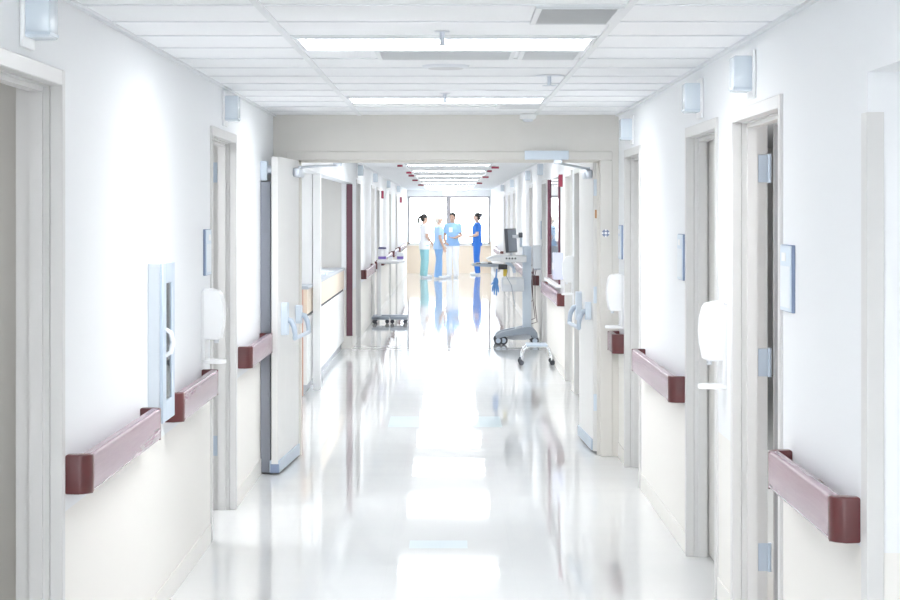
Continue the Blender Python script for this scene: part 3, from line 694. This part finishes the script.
flag(LS, 38.4, 2.06, 'small red sign standing out from the far left wall', 0.05, 0.14)
flag(LS, 52.5, 2.06, 'tiny red sign on left wall closest to the end window', 0.06, 0.14)

# ------------------------------------------------------------------ reception counter
ct = thing('reception_counter', 'pale wood reception counter with grey top in the left alcove', 'counter', (-1.6, 23, 0))
XC = -1.345
MB().box(-2.0, XC+0.012, 19.98, 26.98, 1.0, 1.03, 0.004, 1).build('countertop', M['counter'], ct)
MB().box(-1.95, XC, 20.0, 26.98, 0.765, 1.0).build('apron', M['palewood'], ct, smooth=False)
MB().box(-1.95, XC-0.012, 20.0, 26.98, 0.735, 0.765).build('shadow_gap', M['black'], ct, smooth=False)
n = 6
for i in range(n):
    a = 20.02 + i*(26.96-20.02)/n; b = 20.02 + (i+1)*(26.96-20.02)/n - 0.008
    p = MB().box(-1.40, XC, a, b, 0.10, 0.735, 0.003, 1).build('front_panel', M['white'], ct)
MB().box(-1.95, -1.41, 20.0, 26.98, 0.0, 0.735).build('carcass', M['offwhite'], ct, smooth=False)
MB().box(-1.42, -1.385, 20.03, 26.98, 0.0, 0.10).build('toe_kick', M['counter'], ct, smooth=False)
MB().box(-1.96, XC-0.035, 19.965, 20.0, 0.0, 1.0, 0.002, 1).build('end_panel', M['rosewood'], ct)
tr = thing('document_tray', 'pale blue document tray on the reception counter', 'tray', (-1.5, 24.2, 1.03))
MB().box(-1.62, -1.38, 23.6, 23.95, 1.031, 1.036).box(-1.62, -1.61, 23.6, 23.95, 1.036, 1.07).box(-1.39, -1.38, 23.6, 23.95, 1.036, 1.055).build('tray', M['paleblue'], tr)
MB().box(-1.60, -1.40, 23.62, 23.92, 1.037, 1.05).build('paper', M['white'], tr)
cl = thing('clipboard', 'blue clipboard lying beyond the tray on the reception counter', 'clipboard', (-1.48, 25.0, 1.03))
MB().box(-1.60, -1.37, 24.85, 25.16, 1.031, 1.036, 0.002, 1).build('board', M['signblue'], cl)
MB().box(-1.585, -1.385, 24.87, 25.12, 1.0365, 1.039).build('sheet', M['white'], cl)
MB().box(-1.53, -1.44, 25.10, 25.15, 1.0395, 1.05, 0.003, 1).build('clip', M['steel'], cl)

# ------------------------------------------------------------------ overbed table with tubs
ot = thing('overbed_table', 'white wheeled overbed table against the left wall with dark low base', 'overbed table', (-0.97, 33.3, 0))
mb = MB()
mb.box(-1.22, -0.945, 33.12, 33.22, 0.06, 0.115, 0.02); mb.box(-0.935, -0.66, 33.12, 33.22, 0.06, 0.115, 0.02)
mb.box(-1.22, -0.66, 33.62, 33.72, 0.06, 0.115, 0.02); mb.box(-1.20, -1.08, 33.12, 33.72, 0.06, 0.11, 0.015)
bs = mb.build('base', M['midgrey'], ot)
for x, y in ((-1.18, 33.17), (-0.98, 33.17), (-0.90, 33.17), (-0.70, 33.17), (-1.18, 33.67), (-0.70, 33.67)):
    MB().cyl((x, y-0.015, 0.032), 'y', 0.032, 0.03, 16).box(x-0.012, x+0.012, y-0.02, y+0.02, 0.04, 0.07, 0.004, 1).build('caster', M['rubber'], bs)
MB().box(-1.14, -1.085, 33.38, 33.46, 0.10, 0.93, 0.006).build('column', M['white'], ot)
MB().box(-1.145, -0.80, 33.37, 33.47, 0.93, 0.955, 0.006).build('support_arm', M['lightgrey'], ot)
mb = MB(); mb.box(-1.14, -0.70, 33.05, 33.80, 0.955, 0.985, 0.012); mb.build('tray', M['white'], ot)
def tub(x, y, r, h, label, m, lid, z=0.985):
    t = thing('wipes_tub', label, 'tub', (x, y, z), 'containers on the overbed table')
    MB().lathe((x, y, z+0.001), [(r*0.94, 0), (r, 0.006), (r, h*0.82), (r*0.97, h*0.85)]).build('body', m, t)
    MB().lathe((x, y, z+h*0.85), [(r*1.02, 0), (r*1.02, h*0.08), (r*0.8, h*0.14)]).build('lid', lid, t)
    mb = MB(); mb.lathe((x, y, z+0.02), [(r*1.006, 0), (r*1.012, 0.002), (r*1.012, 0.04), (r*1.006, 0.042)]); mb.build('label_band', M['purple'], t)
tub(-1.06, 33.25, 0.062, 0.21, 'white wipes tub with purple band and navy lid on the overbed table', M['white'], M['navy'])
tub(-0.78, 33.30, 0.05, 0.13, 'shorter purple banded tub at the corridor end of the overbed table', M['lightgrey'], M['white'])
pb = thing('pen_box', 'small white box in the middle of the overbed table tray', 'box', (-0.93, 33.3, 0.985))
MB().box(-0.97, -0.90, 33.2, 33.35, 0.986, 1.03, 0.004, 1).build('box', M['offwhite'], pb)
MB().box(-0.967, -0.903, 33.203, 33.347, 1.031, 1.038, 0.002, 1).build('lid', M['steelpaint'], pb)

# ------------------------------------------------------------------ computer cart
cc = thing('computer_cart', 'tall pale medical computer cart with monitor parked along the right wall', 'computer cart', (0.90, 28.0, 0))
cy = 28.0
def X(px): return (px-450)*28.0/2125.0
def Z(py): return 1.71-(py-214)*28.0/2125.0
# base: arched wishbone
def arch(y):
    pts = []
    up = [(0.60, 0.125), (0.66, 0.165), (0.74, 0.185), (0.84, 0.205), (0.94, 0.225), (1.04, 0.235), (1.10, 0.21), (1.14, 0.16), (1.15, 0.09)]
    lo = [(1.08, 0.09), (1.05, 0.13), (0.98, 0.145), (0.88, 0.135), (0.78, 0.12), (0.70, 0.105), (0.63, 0.085), (0.60, 0.09)]
    return up + lo
mb = MB(); mb.prism(arch(0), 'y', cy-0.26, cy-0.17); mb.prism(arch(0), 'y', cy+0.17, cy+0.26); mb.box(0.86, 1.10, cy-0.2, cy+0.2, 0.14, 0.215, 0.02)
bs = mb.build('base', M['midgrey'], cc)
mb = MB(); mb.prism([(0.70, 0.085), (0.78, 0.118), (0.88, 0.132), (0.98, 0.142), (1.05, 0.126), (1.07, 0.085), (1.0, 0.06), (0.8, 0.06)], 'y', cy-0.18, cy+0.18); mb.build('battery_cover', M['lightgrey'], bs)
for x, y in ((0.63, cy-0.22), (0.70, cy-0.19), (1.11, cy-0.22), (0.63, cy+0.22), (1.11, cy+0.22)):
    r = 0.055
    c1 = MB().cyl((x, y-0.022, r), 'y', r, 0.044, 22).build('caster', M['rubber'], bs)
    MB().cyl((x, y-0.026, r), 'y', r*0.6, 0.052, 18).build('hub', M['steelpaint'], c1)
MB().box(0.955, 1.07, cy-0.07, cy+0.07, 0.20, Z(246), 0.012).build('column', M['paleblue'], cc)
# work surface
mb = MB(); mb.box(X(500), X(526), cy-0.24, cy+0.24, Z(262), Z(255), 0.015)
mb.prism([(X(486), Z(258.5)), (X(492), Z(255.5)), (X(500), Z(254)), (X(506), Z(254.5)), (X(506), Z(260)), (X(498), Z(261)), (X(488), Z(260.5))], 'y', cy-0.23, cy+0.23)
ws = mb.build('work_surface', M['offwhite'], cc)
for i in range(4):
    MB().box(X(505.2+i*2.9), X(506.9+i*2.9), cy-0.246, cy-0.238, Z(258.9), Z(257.2), 0.003, 1).build('socket', M['darkgrey'], ws)
MB().tube([(X(488), cy-0.235, Z(258)), (X(495), cy-0.245, Z(256.3)), (X(503), cy-0.245, Z(256))], 0.010, 8).build('front_lip', M['lightgrey'], ws)
mb = MB(); mb.prism([(X(471.5), Z(264.6)), (X(474), Z(263.3)), (X(486), Z(263.6)), (X(504), Z(264.2)), (X(504), Z(266)), (X(488), Z(266.6)), (X(474), Z(265.8))], 'y', cy-0.22, cy+0.22)
kt = mb.build('keyboard_tray', M['midgrey'], cc)
MB().box(X(476), X(492), cy-0.18, cy+0.18, Z(263.5), Z(262.6), 0.004, 1).build('keyboard', M['darkgrey'], kt)
MB().ell((X(484), cy-0.2, Z(262.6)), 0.05, 0.03, 0.018).build('wrist_rest', M['offwhite'], kt)
MB().box(X(498), X(507), cy-0.235, cy-0.14, Z(269), Z(264), 0.01).build('scanner_holder', M['blackplastic'], kt)
MB().tube([(X(505), cy-0.2, Z(263.5)), (X(510), cy-0.2, Z(264)), (X(513), cy-0.2, Z(267)), (X(514), cy-0.2, Z(272.5))], 0.022, 10).build('support_arm', M['steelpaint'], cc)
mb = MB(); mb.box(X(501.5), X(523.5), cy-0.20, cy+0.20, Z(291), Z(277.5), 0.012); st = mb.build('storage_bin', M['lightgrey'], cc)
MB().box(X(503), X(516), cy-0.205, cy-0.19, Z(284), Z(279), 0.004).build('drawer_front', M['offwhite'], st)
# monitor, turned towards the corridor
mt = Matrix.Translation((X(510.8), cy-0.02, (Z(228.5)+Z(252.5))/2)) @ Matrix.Rotation(R(72), 4, 'Z') @ Matrix.Rotation(R(-4), 4, 'X')
hh = (Z(228.5)-Z(252.5))/2
mb = MB(); mb.box(-0.21, 0.21, -0.022, 0.022, -hh, hh, 0.008); mb.xf(mt); mo = mb.build('monitor', M['darkgrey'], cc)
mb = MB(); mb.box(-0.195, 0.195, -0.0235, -0.0215, -hh+0.018, hh-0.018); mb.xf(mt); mb.build('screen', M['screen'], mo)
mb = MB(); mb.box(-0.195, 0.195, 0.0215, 0.0235, -hh+0.018, hh-0.018); mb.xf(mt); mb.build('rear_cover', M['steelpaint'], mo)
MB().box(X(512), X(521), cy-0.02, cy+0.02, Z(238), Z(235), 0.006).tube([(X(511), cy, Z(255)), (X(511), cy, Z(248))], 0.02).build('monitor_arm', M['lightgrey'], mo)
MB().box(X(518.5), X(522.5), cy-0.06, cy+0.04, Z(237.5), Z(232.5), 0.008).build('scanner', M['darkgrey'], cc)
MB().tube([(X(521), cy, Z(247)), (X(521), cy, Z(234))], 0.016).build('scanner_post', M['paleblue'], cc)
mb = MB()
for i, (a, b, zb) in enumerate(((536, 531, 300), (535, 533, 318), (538, 535, 322))):
    mb.tube([(X(525), cy-0.05+0.03*i, Z(257)), (X(531), cy-0.06+0.03*i, Z(266)), (X(a), cy-0.06+0.03*i, Z(260)), (X(a-3), cy-0.06+0.03*i, Z(275)), (X(b), cy-0.06+0.03*i, Z(zb-18)), (X(b+2), cy-0.06+0.03*i, Z(zb)), (X(528), cy-0.05+0.03*i, Z(zb+3))], 0.006, 8)
mb.build('cable', M['cable'], cc)
mb = MB(); mb.tube([(X(508), cy-0.22, Z(266)), (X(506), cy-0.225, Z(276)), (X(511), cy-0.22, Z(285)), (X(513), cy-0.215, Z(298)), (X(515), cy-0.21, Z(306))], 0.004, 8); mb.build('cable', M['midgrey'], cc)
MB().lathe((X(497), cy+0.12, Z(272)), [(0.035, 0), (0.055, 0.05), (0.06, 0.10)]).build('cup', M['white'], cc)
MB().box(X(503), X(507), cy-0.14, cy-0.10, Z(276), Z(269), 0.01).build('tag', M['yellow'], cc)
gl = thing('disposable_glove', 'crumpled blue glove hanging from the front of the computer cart', 'glove', (X(495.5), cy-0.16, Z(280)))
mb = MB(); x, z = X(495.5), Z(279)
mb.ell((x, cy-0.16, z-0.03), 0.035, 0.02, 0.06)
for dx, l in ((-0.045, 0.10), (-0.02, 0.14), (0.01, 0.15), (0.035, 0.11)): mb.tube([(x+dx*0.4, cy-0.16, z-0.06), (x+dx*0.9, cy-0.165, z-0.06-l*0.5), (x+dx, cy-0.15, z-0.06-l)], [0.014, 0.012, 0.008], 8)
mb.tube([(x-0.02, cy-0.16, z-0.03), (x-0.06, cy-0.17, z-0.07)], [0.014, 0.008], 8)
mb.tube([(x, cy-0.16, z), (x+0.015, cy-0.15, Z(268.5))], [0.012, 0.008], 8)
mb.build('palm', M['blueplastic'], gl)

# ------------------------------------------------------------------ low chrome stand
cs = thing('wheeled_stand', 'low chrome wheeled stand on the floor in front of the computer cart', 'stand', (0.98, 24.2, 0))
s = 24.2/2125
def X2(px): return (px-450)*s
for k, yy in enumerate((24.02, 24.40)):
    MB().tube([(X2(521.5), yy, 0.055), (X2(522), yy, 0.13), (X2(524.5), yy, 0.19), (X2(529), yy, 0.215), (X2(544), yy, 0.215), (X2(548.5), yy, 0.19), (X2(550.5), yy, 0.13), (X2(551.2), yy, 0.055)], 0.013, 10).build('leg_bow', M['chrome'], cs)
MB().box(X2(526), X2(547), 24.0, 24.42, 0.212, 0.235, 0.008).build('platform', M['steelpaint'], cs)
for x in (X2(520.8), X2(551.8)):
    for yy in (24.02, 24.40):
        MB().cyl((x, yy-0.014, 0.029), 'y', 0.029, 0.028, 18).box(x-0.012, x+0.012, yy-0.012, yy+0.012, 0.03, 0.07, 0.004, 1).build('caster', M['rubber'], cs)

# ------------------------------------------------------------------ people
def remeshed(mb, name, m, parent, vox, smooth_it=6):
    me = bpy.data.meshes.new(name + '_raw'); bmesh.ops.recalc_face_normals(mb.bm, faces=mb.bm.faces)
    mb.bm.to_mesh(me); mb.bm.free()
    o = bpy.data.objects.new(name, me); COL.objects.link(o)
    r = o.modifiers.new('r', 'REMESH'); r.mode = 'VOXEL'; r.voxel_size = vox
    sm = o.modifiers.new('s', 'SMOOTH'); sm.factor = 0.5; sm.iterations = smooth_it
    dg = bpy.context.evaluated_depsgraph_get(); dg.update()
    me2 = bpy.data.meshes.new_from_object(o.evaluated_get(dg)); o.modifiers.clear(); o.data = me2; bpy.data.meshes.remove(me)
    me2.name = name; me2.materials.clear(); me2.materials.append(m)
    for p in me2.polygons: p.use_smooth = True
    if parent is not None: o.parent = parent
    return o
def person(label, loc, yaw, k, skin, hair, top, legs, arms, style, top_len=0.80, build=1.0, lean=0.0, badge=False):
    """local frame: faces +Y, +X is the figure's right-hand side mirrored; k scales a 1.70 m figure"""
    V = Vector
    b = build
    hips = 0.088
    body = MB()
    torso = [(0, 0, 0.84, 0.13*b, 0.10), (0, 0, 0.92, 0.165*b, 0.115), (0, 0, 1.03, 0.135*b, 0.098), (0, 0.005, 1.16, 0.145*b, 0.105), (0, 0.005, 1.28, 0.165*b, 0.112), (0, -0.005, 1.37, 0.16*b, 0.095), (0, -0.01, 1.42, 0.11*b, 0.07), (0, -0.008, 1.45, 0.06, 0.058)]
    body.loft(torso)
    body.tube([(0, -0.01, 1.40), (0, 0.0, 1.47), (0, 0.012, 1.53)], [0.062, 0.052, 0.055], 14)
    hz = 1.592
    body.ell((0, 0.005, hz+0.015), 0.074, 0.094, 0.094)                      # skull
    body.ell((0, 0.035, hz-0.045), 0.056, 0.062, 0.066)                      # jaw
    body.ell((0, 0.068, hz-0.095), 0.022, 0.02, 0.02)                         # chin
    body.tube([(0, 0.094, hz+0.015), (0, 0.112, hz-0.022), (0, 0.098, hz-0.03)], [0.009, 0.014, 0.010], 8)   # nose
    for sx in (-1, 1): body.ell((sx*0.074, -0.002, hz-0.008), 0.010, 0.018, 0.03)
    for sx, arm in zip((-1, 1), arms):
        sh = V((sx*0.175*b, -0.005, 1.375)); el, wr, hd = V(arm[0]), V(arm[1]), V(arm[2])
        body.tube([sh, sh.lerp(el, 0.3), el], [0.052, 0.050, 0.040], 12); body.ell(sh, 0.056, 0.056, 0.056)
        body.ell(el, 0.041, 0.041, 0.041); body.tube([el, el.lerp(wr, 0.3), wr], [0.040, 0.041, 0.028], 12)
        d = (hd - wr).normalized()
        side = d.cross(V((0, 0, 1))); side = side.normalized() if side.length > 0.2 else V((0, 1, 0)); side = V((0, 1, 0)) - d*d.y if abs(d.z) > 0.8 else side; side.normalize()
        nrm = d.cross(side).normalized()
        rot = Matrix((side, nrm, d)).transposed()
        pc = wr + d*0.055
        body.tube([wr - d*0.01, wr + d*0.02], [0.028, 0.026], 10); body.ell(pc, 0.040, 0.018, 0.052, rot)
        for i, (o_, l) in enumerate(((-0.030, 0.062), (-0.010, 0.074), (0.010, 0.070), (0.029, 0.055))):
            a0 = pc + side*o_ + d*0.035; a1 = a0 + d*l*0.55 + nrm*0.006*sx; a2 = a1 + d*l*0.4 + nrm*0.018*sx
            body.tube([a0, a1, a2], [0.010, 0.0095, 0.008], 8); body.ell(a2, 0.008, 0.008, 0.008, None, 8, 6)
        t0 = pc - d*0.03 + side*0.03; t1 = t0 + side*0.028 + d*0.035; t2 = t1 + d*0.028 + side*0.004
        body.tube([t0, t1, t2], [0.013, 0.011, 0.009], 8)
    for sx, lg in zip((-1, 1), legs):
        hp = V((sx*hips, 0, 0.88)); kn, an = V(lg[0]), V(lg[1])
        body.tube([hp, hp.lerp(kn, 0.5), kn], [0.085, 0.072, 0.054], 14); body.ell(kn, 0.054, 0.056, 0.06); body.tube([kn, kn.lerp(an, 0.3), an], [0.052, 0.054, 0.036], 14)
        ft = V((lg[2][0], lg[2][1], 0)); body.tube([an, an + V((0, -0.01, -0.04))], [0.036, 0.04], 10)
        body.tube([(an.x, an.y-0.03, 0.045), (an.x*0.7+ft.x*0.3, an.y+0.05, 0.04), (ft.x, ft.y, 0.03)], [0.035, 0.036, 0.028], 10)
    P = remeshed(body, 'person', skin, None, 0.0068, 3)
    tag(P, label, 'person')
    # trousers
    tm = MB()
    tm.loft([(0, 0, 0.80, 0.165*b, 0.11), (0, 0, 0.90, 0.178*b, 0.127), (0, 0, 1.00, 0.158*b, 0.115), (0, 0, 1.04, 0.15*b, 0.11)])
    for sx, lg in zip((-1, 1), legs):
        hp = V((sx*hips, 0, 0.88)); kn, an = V(lg[0]), V(lg[1]); e = an + V((0, -0.008, -0.035))
        tm.tube([hp, hp.lerp(kn, 0.5), kn, kn.lerp(e, 0.5), e], [0.104, 0.092, 0.078, 0.075, 0.070], 16)
    remeshed(tm, 'trousers', style['trousers'], P, 0.010, 5)
    # top
    tp = MB(); z0 = top_len
    tp.loft([(0, 0, z0, 0.192*b, 0.140), (0, 0, 0.92, 0.190*b, 0.138), (0, 0, 1.04, 0.165*b, 0.122), (0, 0.005, 1.16, 0.17*b, 0.125), (0, 0.005, 1.28, 0.187*b, 0.132), (0, -0.005, 1.375, 0.180*b, 0.115), (0, -0.01, 1.425, 0.125*b, 0.085), (0, -0.01, 1.445, 0.075, 0.068)])
    for sx, arm in zip((-1, 1), arms):
        sh = V((sx*0.175*b, -0.005, 1.375)); el, wr = V(arm[0]), V(arm[1])
        end = sh.lerp(el, 0.72)
        tp.ell(sh, 0.066, 0.068, 0.062); tp.tube([sh, end], [0.064, 0.060], 14)
    T_ = remeshed(tp, 'scrub_top', style['top'], P, 0.010, 5)
    if badge:
        MB().box(-0.045, 0.045, 0.139, 0.143, 1.20, 1.32).build('badge', M['white'], T_, loc=(0, 0, 0))
    # shoes
    for sx, lg in zip((-1, 1), legs):
        an, ft = V(lg[1]), V((lg[2][0], lg[2][1], 0))
        sm = MB(); dv = (ft - V((an.x, an.y, 0)))
        sm.tube([(an.x, an.y-0.055, 0.042), (an.x, an.y-0.01, 0.048), (an.x+dv.x*0.5, an.y+dv.y*0.5, 0.045), (ft.x, ft.y, 0.036), (ft.x+dv.x*0.2, ft.y+dv.y*0.2, 0.03)], [0.036, 0.044, 0.044, 0.04, 0.026], 14)
        sm.box(an.x-0.038, an.x+0.038, an.y-0.075, an.y+0.08, 0.0, 0.03)
        remeshed(sm, 'shoe', M['shoe'], P, 0.008, 3)
    # hair
    hm = MB()
    hm.ell((0, -0.010, hz+0.034), 0.083, 0.100, 0.094); hm.ell((0, -0.045, hz-0.01), 0.076, 0.062, 0.085)
    if style['hair'] == 'ponytail':
        hm.ell((0, -0.115, hz+0.04), 0.035, 0.04, 0.035); hm.tube([(0, -0.13, hz+0.04), (0.0, -0.165, hz-0.02), (0, -0.155, hz-0.12), (0, -0.14, hz-0.20)], [0.028, 0.032, 0.028, 0.010], 12)
    elif style['hair'] == 'bun':
        hm.ell((0, -0.11, hz+0.06), 0.045, 0.04, 0.045)
    H_ = remeshed(hm, 'hair', hair, P, 0.009, 2)
    # face
    for sx in (-1, 1): MB().ell((sx*0.030, 0.089, hz+0.006), 0.011, 0.007, 0.007).build('eye', M['eye'], P, loc=(0, 0, 0))
    MB().ell((0, 0.090, hz-0.062), 0.024, 0.010, 0.008).build('mouth', M['lips'], P, loc=(0, 0, 0))
    P.location = loc; P.rotation_euler = (0, 0, yaw); P.scale = (k, k, k)
    return P
std_legs = (((-0.09, 0.015, 0.48), (-0.095, -0.01, 0.085), (-0.11, 0.15)), ((0.09, 0.015, 0.48), (0.095, -0.01, 0.085), (0.11, 0.15)))
def mirrored(a): return (tuple((-p[0], p[1], p[2]) for p in a), a)
down = ((0.235, -0.02, 1.10), (0.235, 0.07, 0.87), (0.23, 0.10, 0.79))
front = ((0.225, -0.02, 1.11), (0.13, 0.20, 1.05), (0.03, 0.235, 1.06))
low_front = ((0.23, 0.0, 1.10), (0.15, 0.17, 0.93), (0.08, 0.22, 0.90))
person('person with dark ponytail, white tunic and teal trousers facing right, leftmost of the group', (-0.69, 57.0, 0), R(-70), 1.0, M['skin'], M['hair_dark'], None, std_legs,
       mirrored(low_front), dict(top=M['scrub_white'], trousers=M['scrub_teal'], hair='ponytail'), top_len=0.76)
person('fair-haired person in pale blue top and mid-blue trousers, facing right in the middle', (-0.30, 55.9, 0), R(-75), 0.98, M['skin'], M['hair_fair'], None,
       (((-0.10, 0.05, 0.48), (-0.11, 0.06, 0.085), (-0.12, 0.22)), ((0.09, -0.02, 0.48), (0.10, -0.08, 0.085), (0.12, 0.08))),
       (tuple((-p[0], p[1], p[2]) for p in down), down), dict(top=M['scrub_pale'], trousers=M['scrub_mid'], hair='short'), top_len=0.80, build=1.05)
person('person in sky blue top, white trousers and badge, turned left with forearm raised', (0.07, 57.0, 0), R(160), 1.02, M['skin_tan'], M['hair_dark'], None, std_legs,
       (tuple((-p[0], p[1], p[2]) for p in front), low_front), dict(top=M['scrub_sky'], trousers=M['scrub_white'], hair='short'), top_len=0.84, build=1.02, badge=True)
person('person in royal blue scrubs with dark hair bun facing left, rightmost of the group', (0.76, 59.6, 0), R(85), 1.02, M['skin'], M['hair_dark'], None, std_legs,
       mirrored(front), dict(top=M['scrub_royal'], trousers=M['scrub_royal'], hair='bun'), top_len=0.80)

# ------------------------------------------------------------------ lights and world
def area(name, loc, sx, sy, power, rot=(0, 0, 0), col=(0.97, 0.985, 1.0)):
    l = bpy.data.lights.new(name, 'AREA'); l.shape = 'RECTANGLE'; l.size = sx; l.size_y = sy; l.energy = power; l.color = col
    o = bpy.data.objects.new(name, l); COL.objects.link(o); o.location = loc; o.rotation_euler = rot; return o
for nm, x, y, sx, sy, p in (('room_lamp', -2.4, 6.0, 1.0, 0.6, 7), ('room_lamp', -2.4, 11.5, 1.0, 0.6, 22), ('alcove_lamp', -2.1, 17.8, 0.6, 3.0, 22), ('alcove_lamp', -2.3, 23.8, 0.8, 3.5, 24),
                            ('room_lamp', 2.5, 4.0, 1.0, 0.6, 8), ('room_lamp', 2.4, 8.2, 1.0, 0.6, 12), ('room_lamp', 2.4, 10.5, 1.0, 0.6, 22), ('room_lamp', 2.4, 13.8, 1.0, 0.6, 22), ('office_lamp', 2.5, 24.2, 1.2, 1.2, 70)):
    area(nm, (x, y, H-0.02), sx, sy, p)  # the room areas are unseen fill, added to lift the dark rooms
w = bpy.data.worlds.new('daylight'); sc.world = w; w.use_nodes = True
bg = w.node_tree.nodes['Background']; bg.inputs[0].default_value = (0.93, 0.97, 1.0, 1); bg.inputs[1].default_value = 6.0

# ------------------------------------------------------------------ camera
cam = bpy.data.cameras.new('camera'); co = bpy.data.objects.new('camera', cam); COL.objects.link(co); sc.camera = co
cam.sensor_width = 36.0; cam.sensor_fit = 'HORIZONTAL'; cam.lens = 85.0
cam.shift_y = -86.0/900.0
cam.clip_end = 300; cam.clip_start = 0.1
co.location = (0, 0, 1.71); co.rotation_euler = (R(90), 0, 0)

sc.view_settings.view_transform = 'Standard'; sc.view_settings.look = 'None'; sc.view_settings.gamma = 1.0; sc.view_settings.use_curve_mapping = False
sc.view_settings.exposure = 0.94
sc.cycles.max_bounces = 14; sc.cycles.diffuse_bounces = 8; sc.cycles.glossy_bounces = 5; sc.cycles.transparent_max_bounces = 12
sc.cycles.use_denoising = True
sc.cycles.sample_clamp_indirect = 8.0
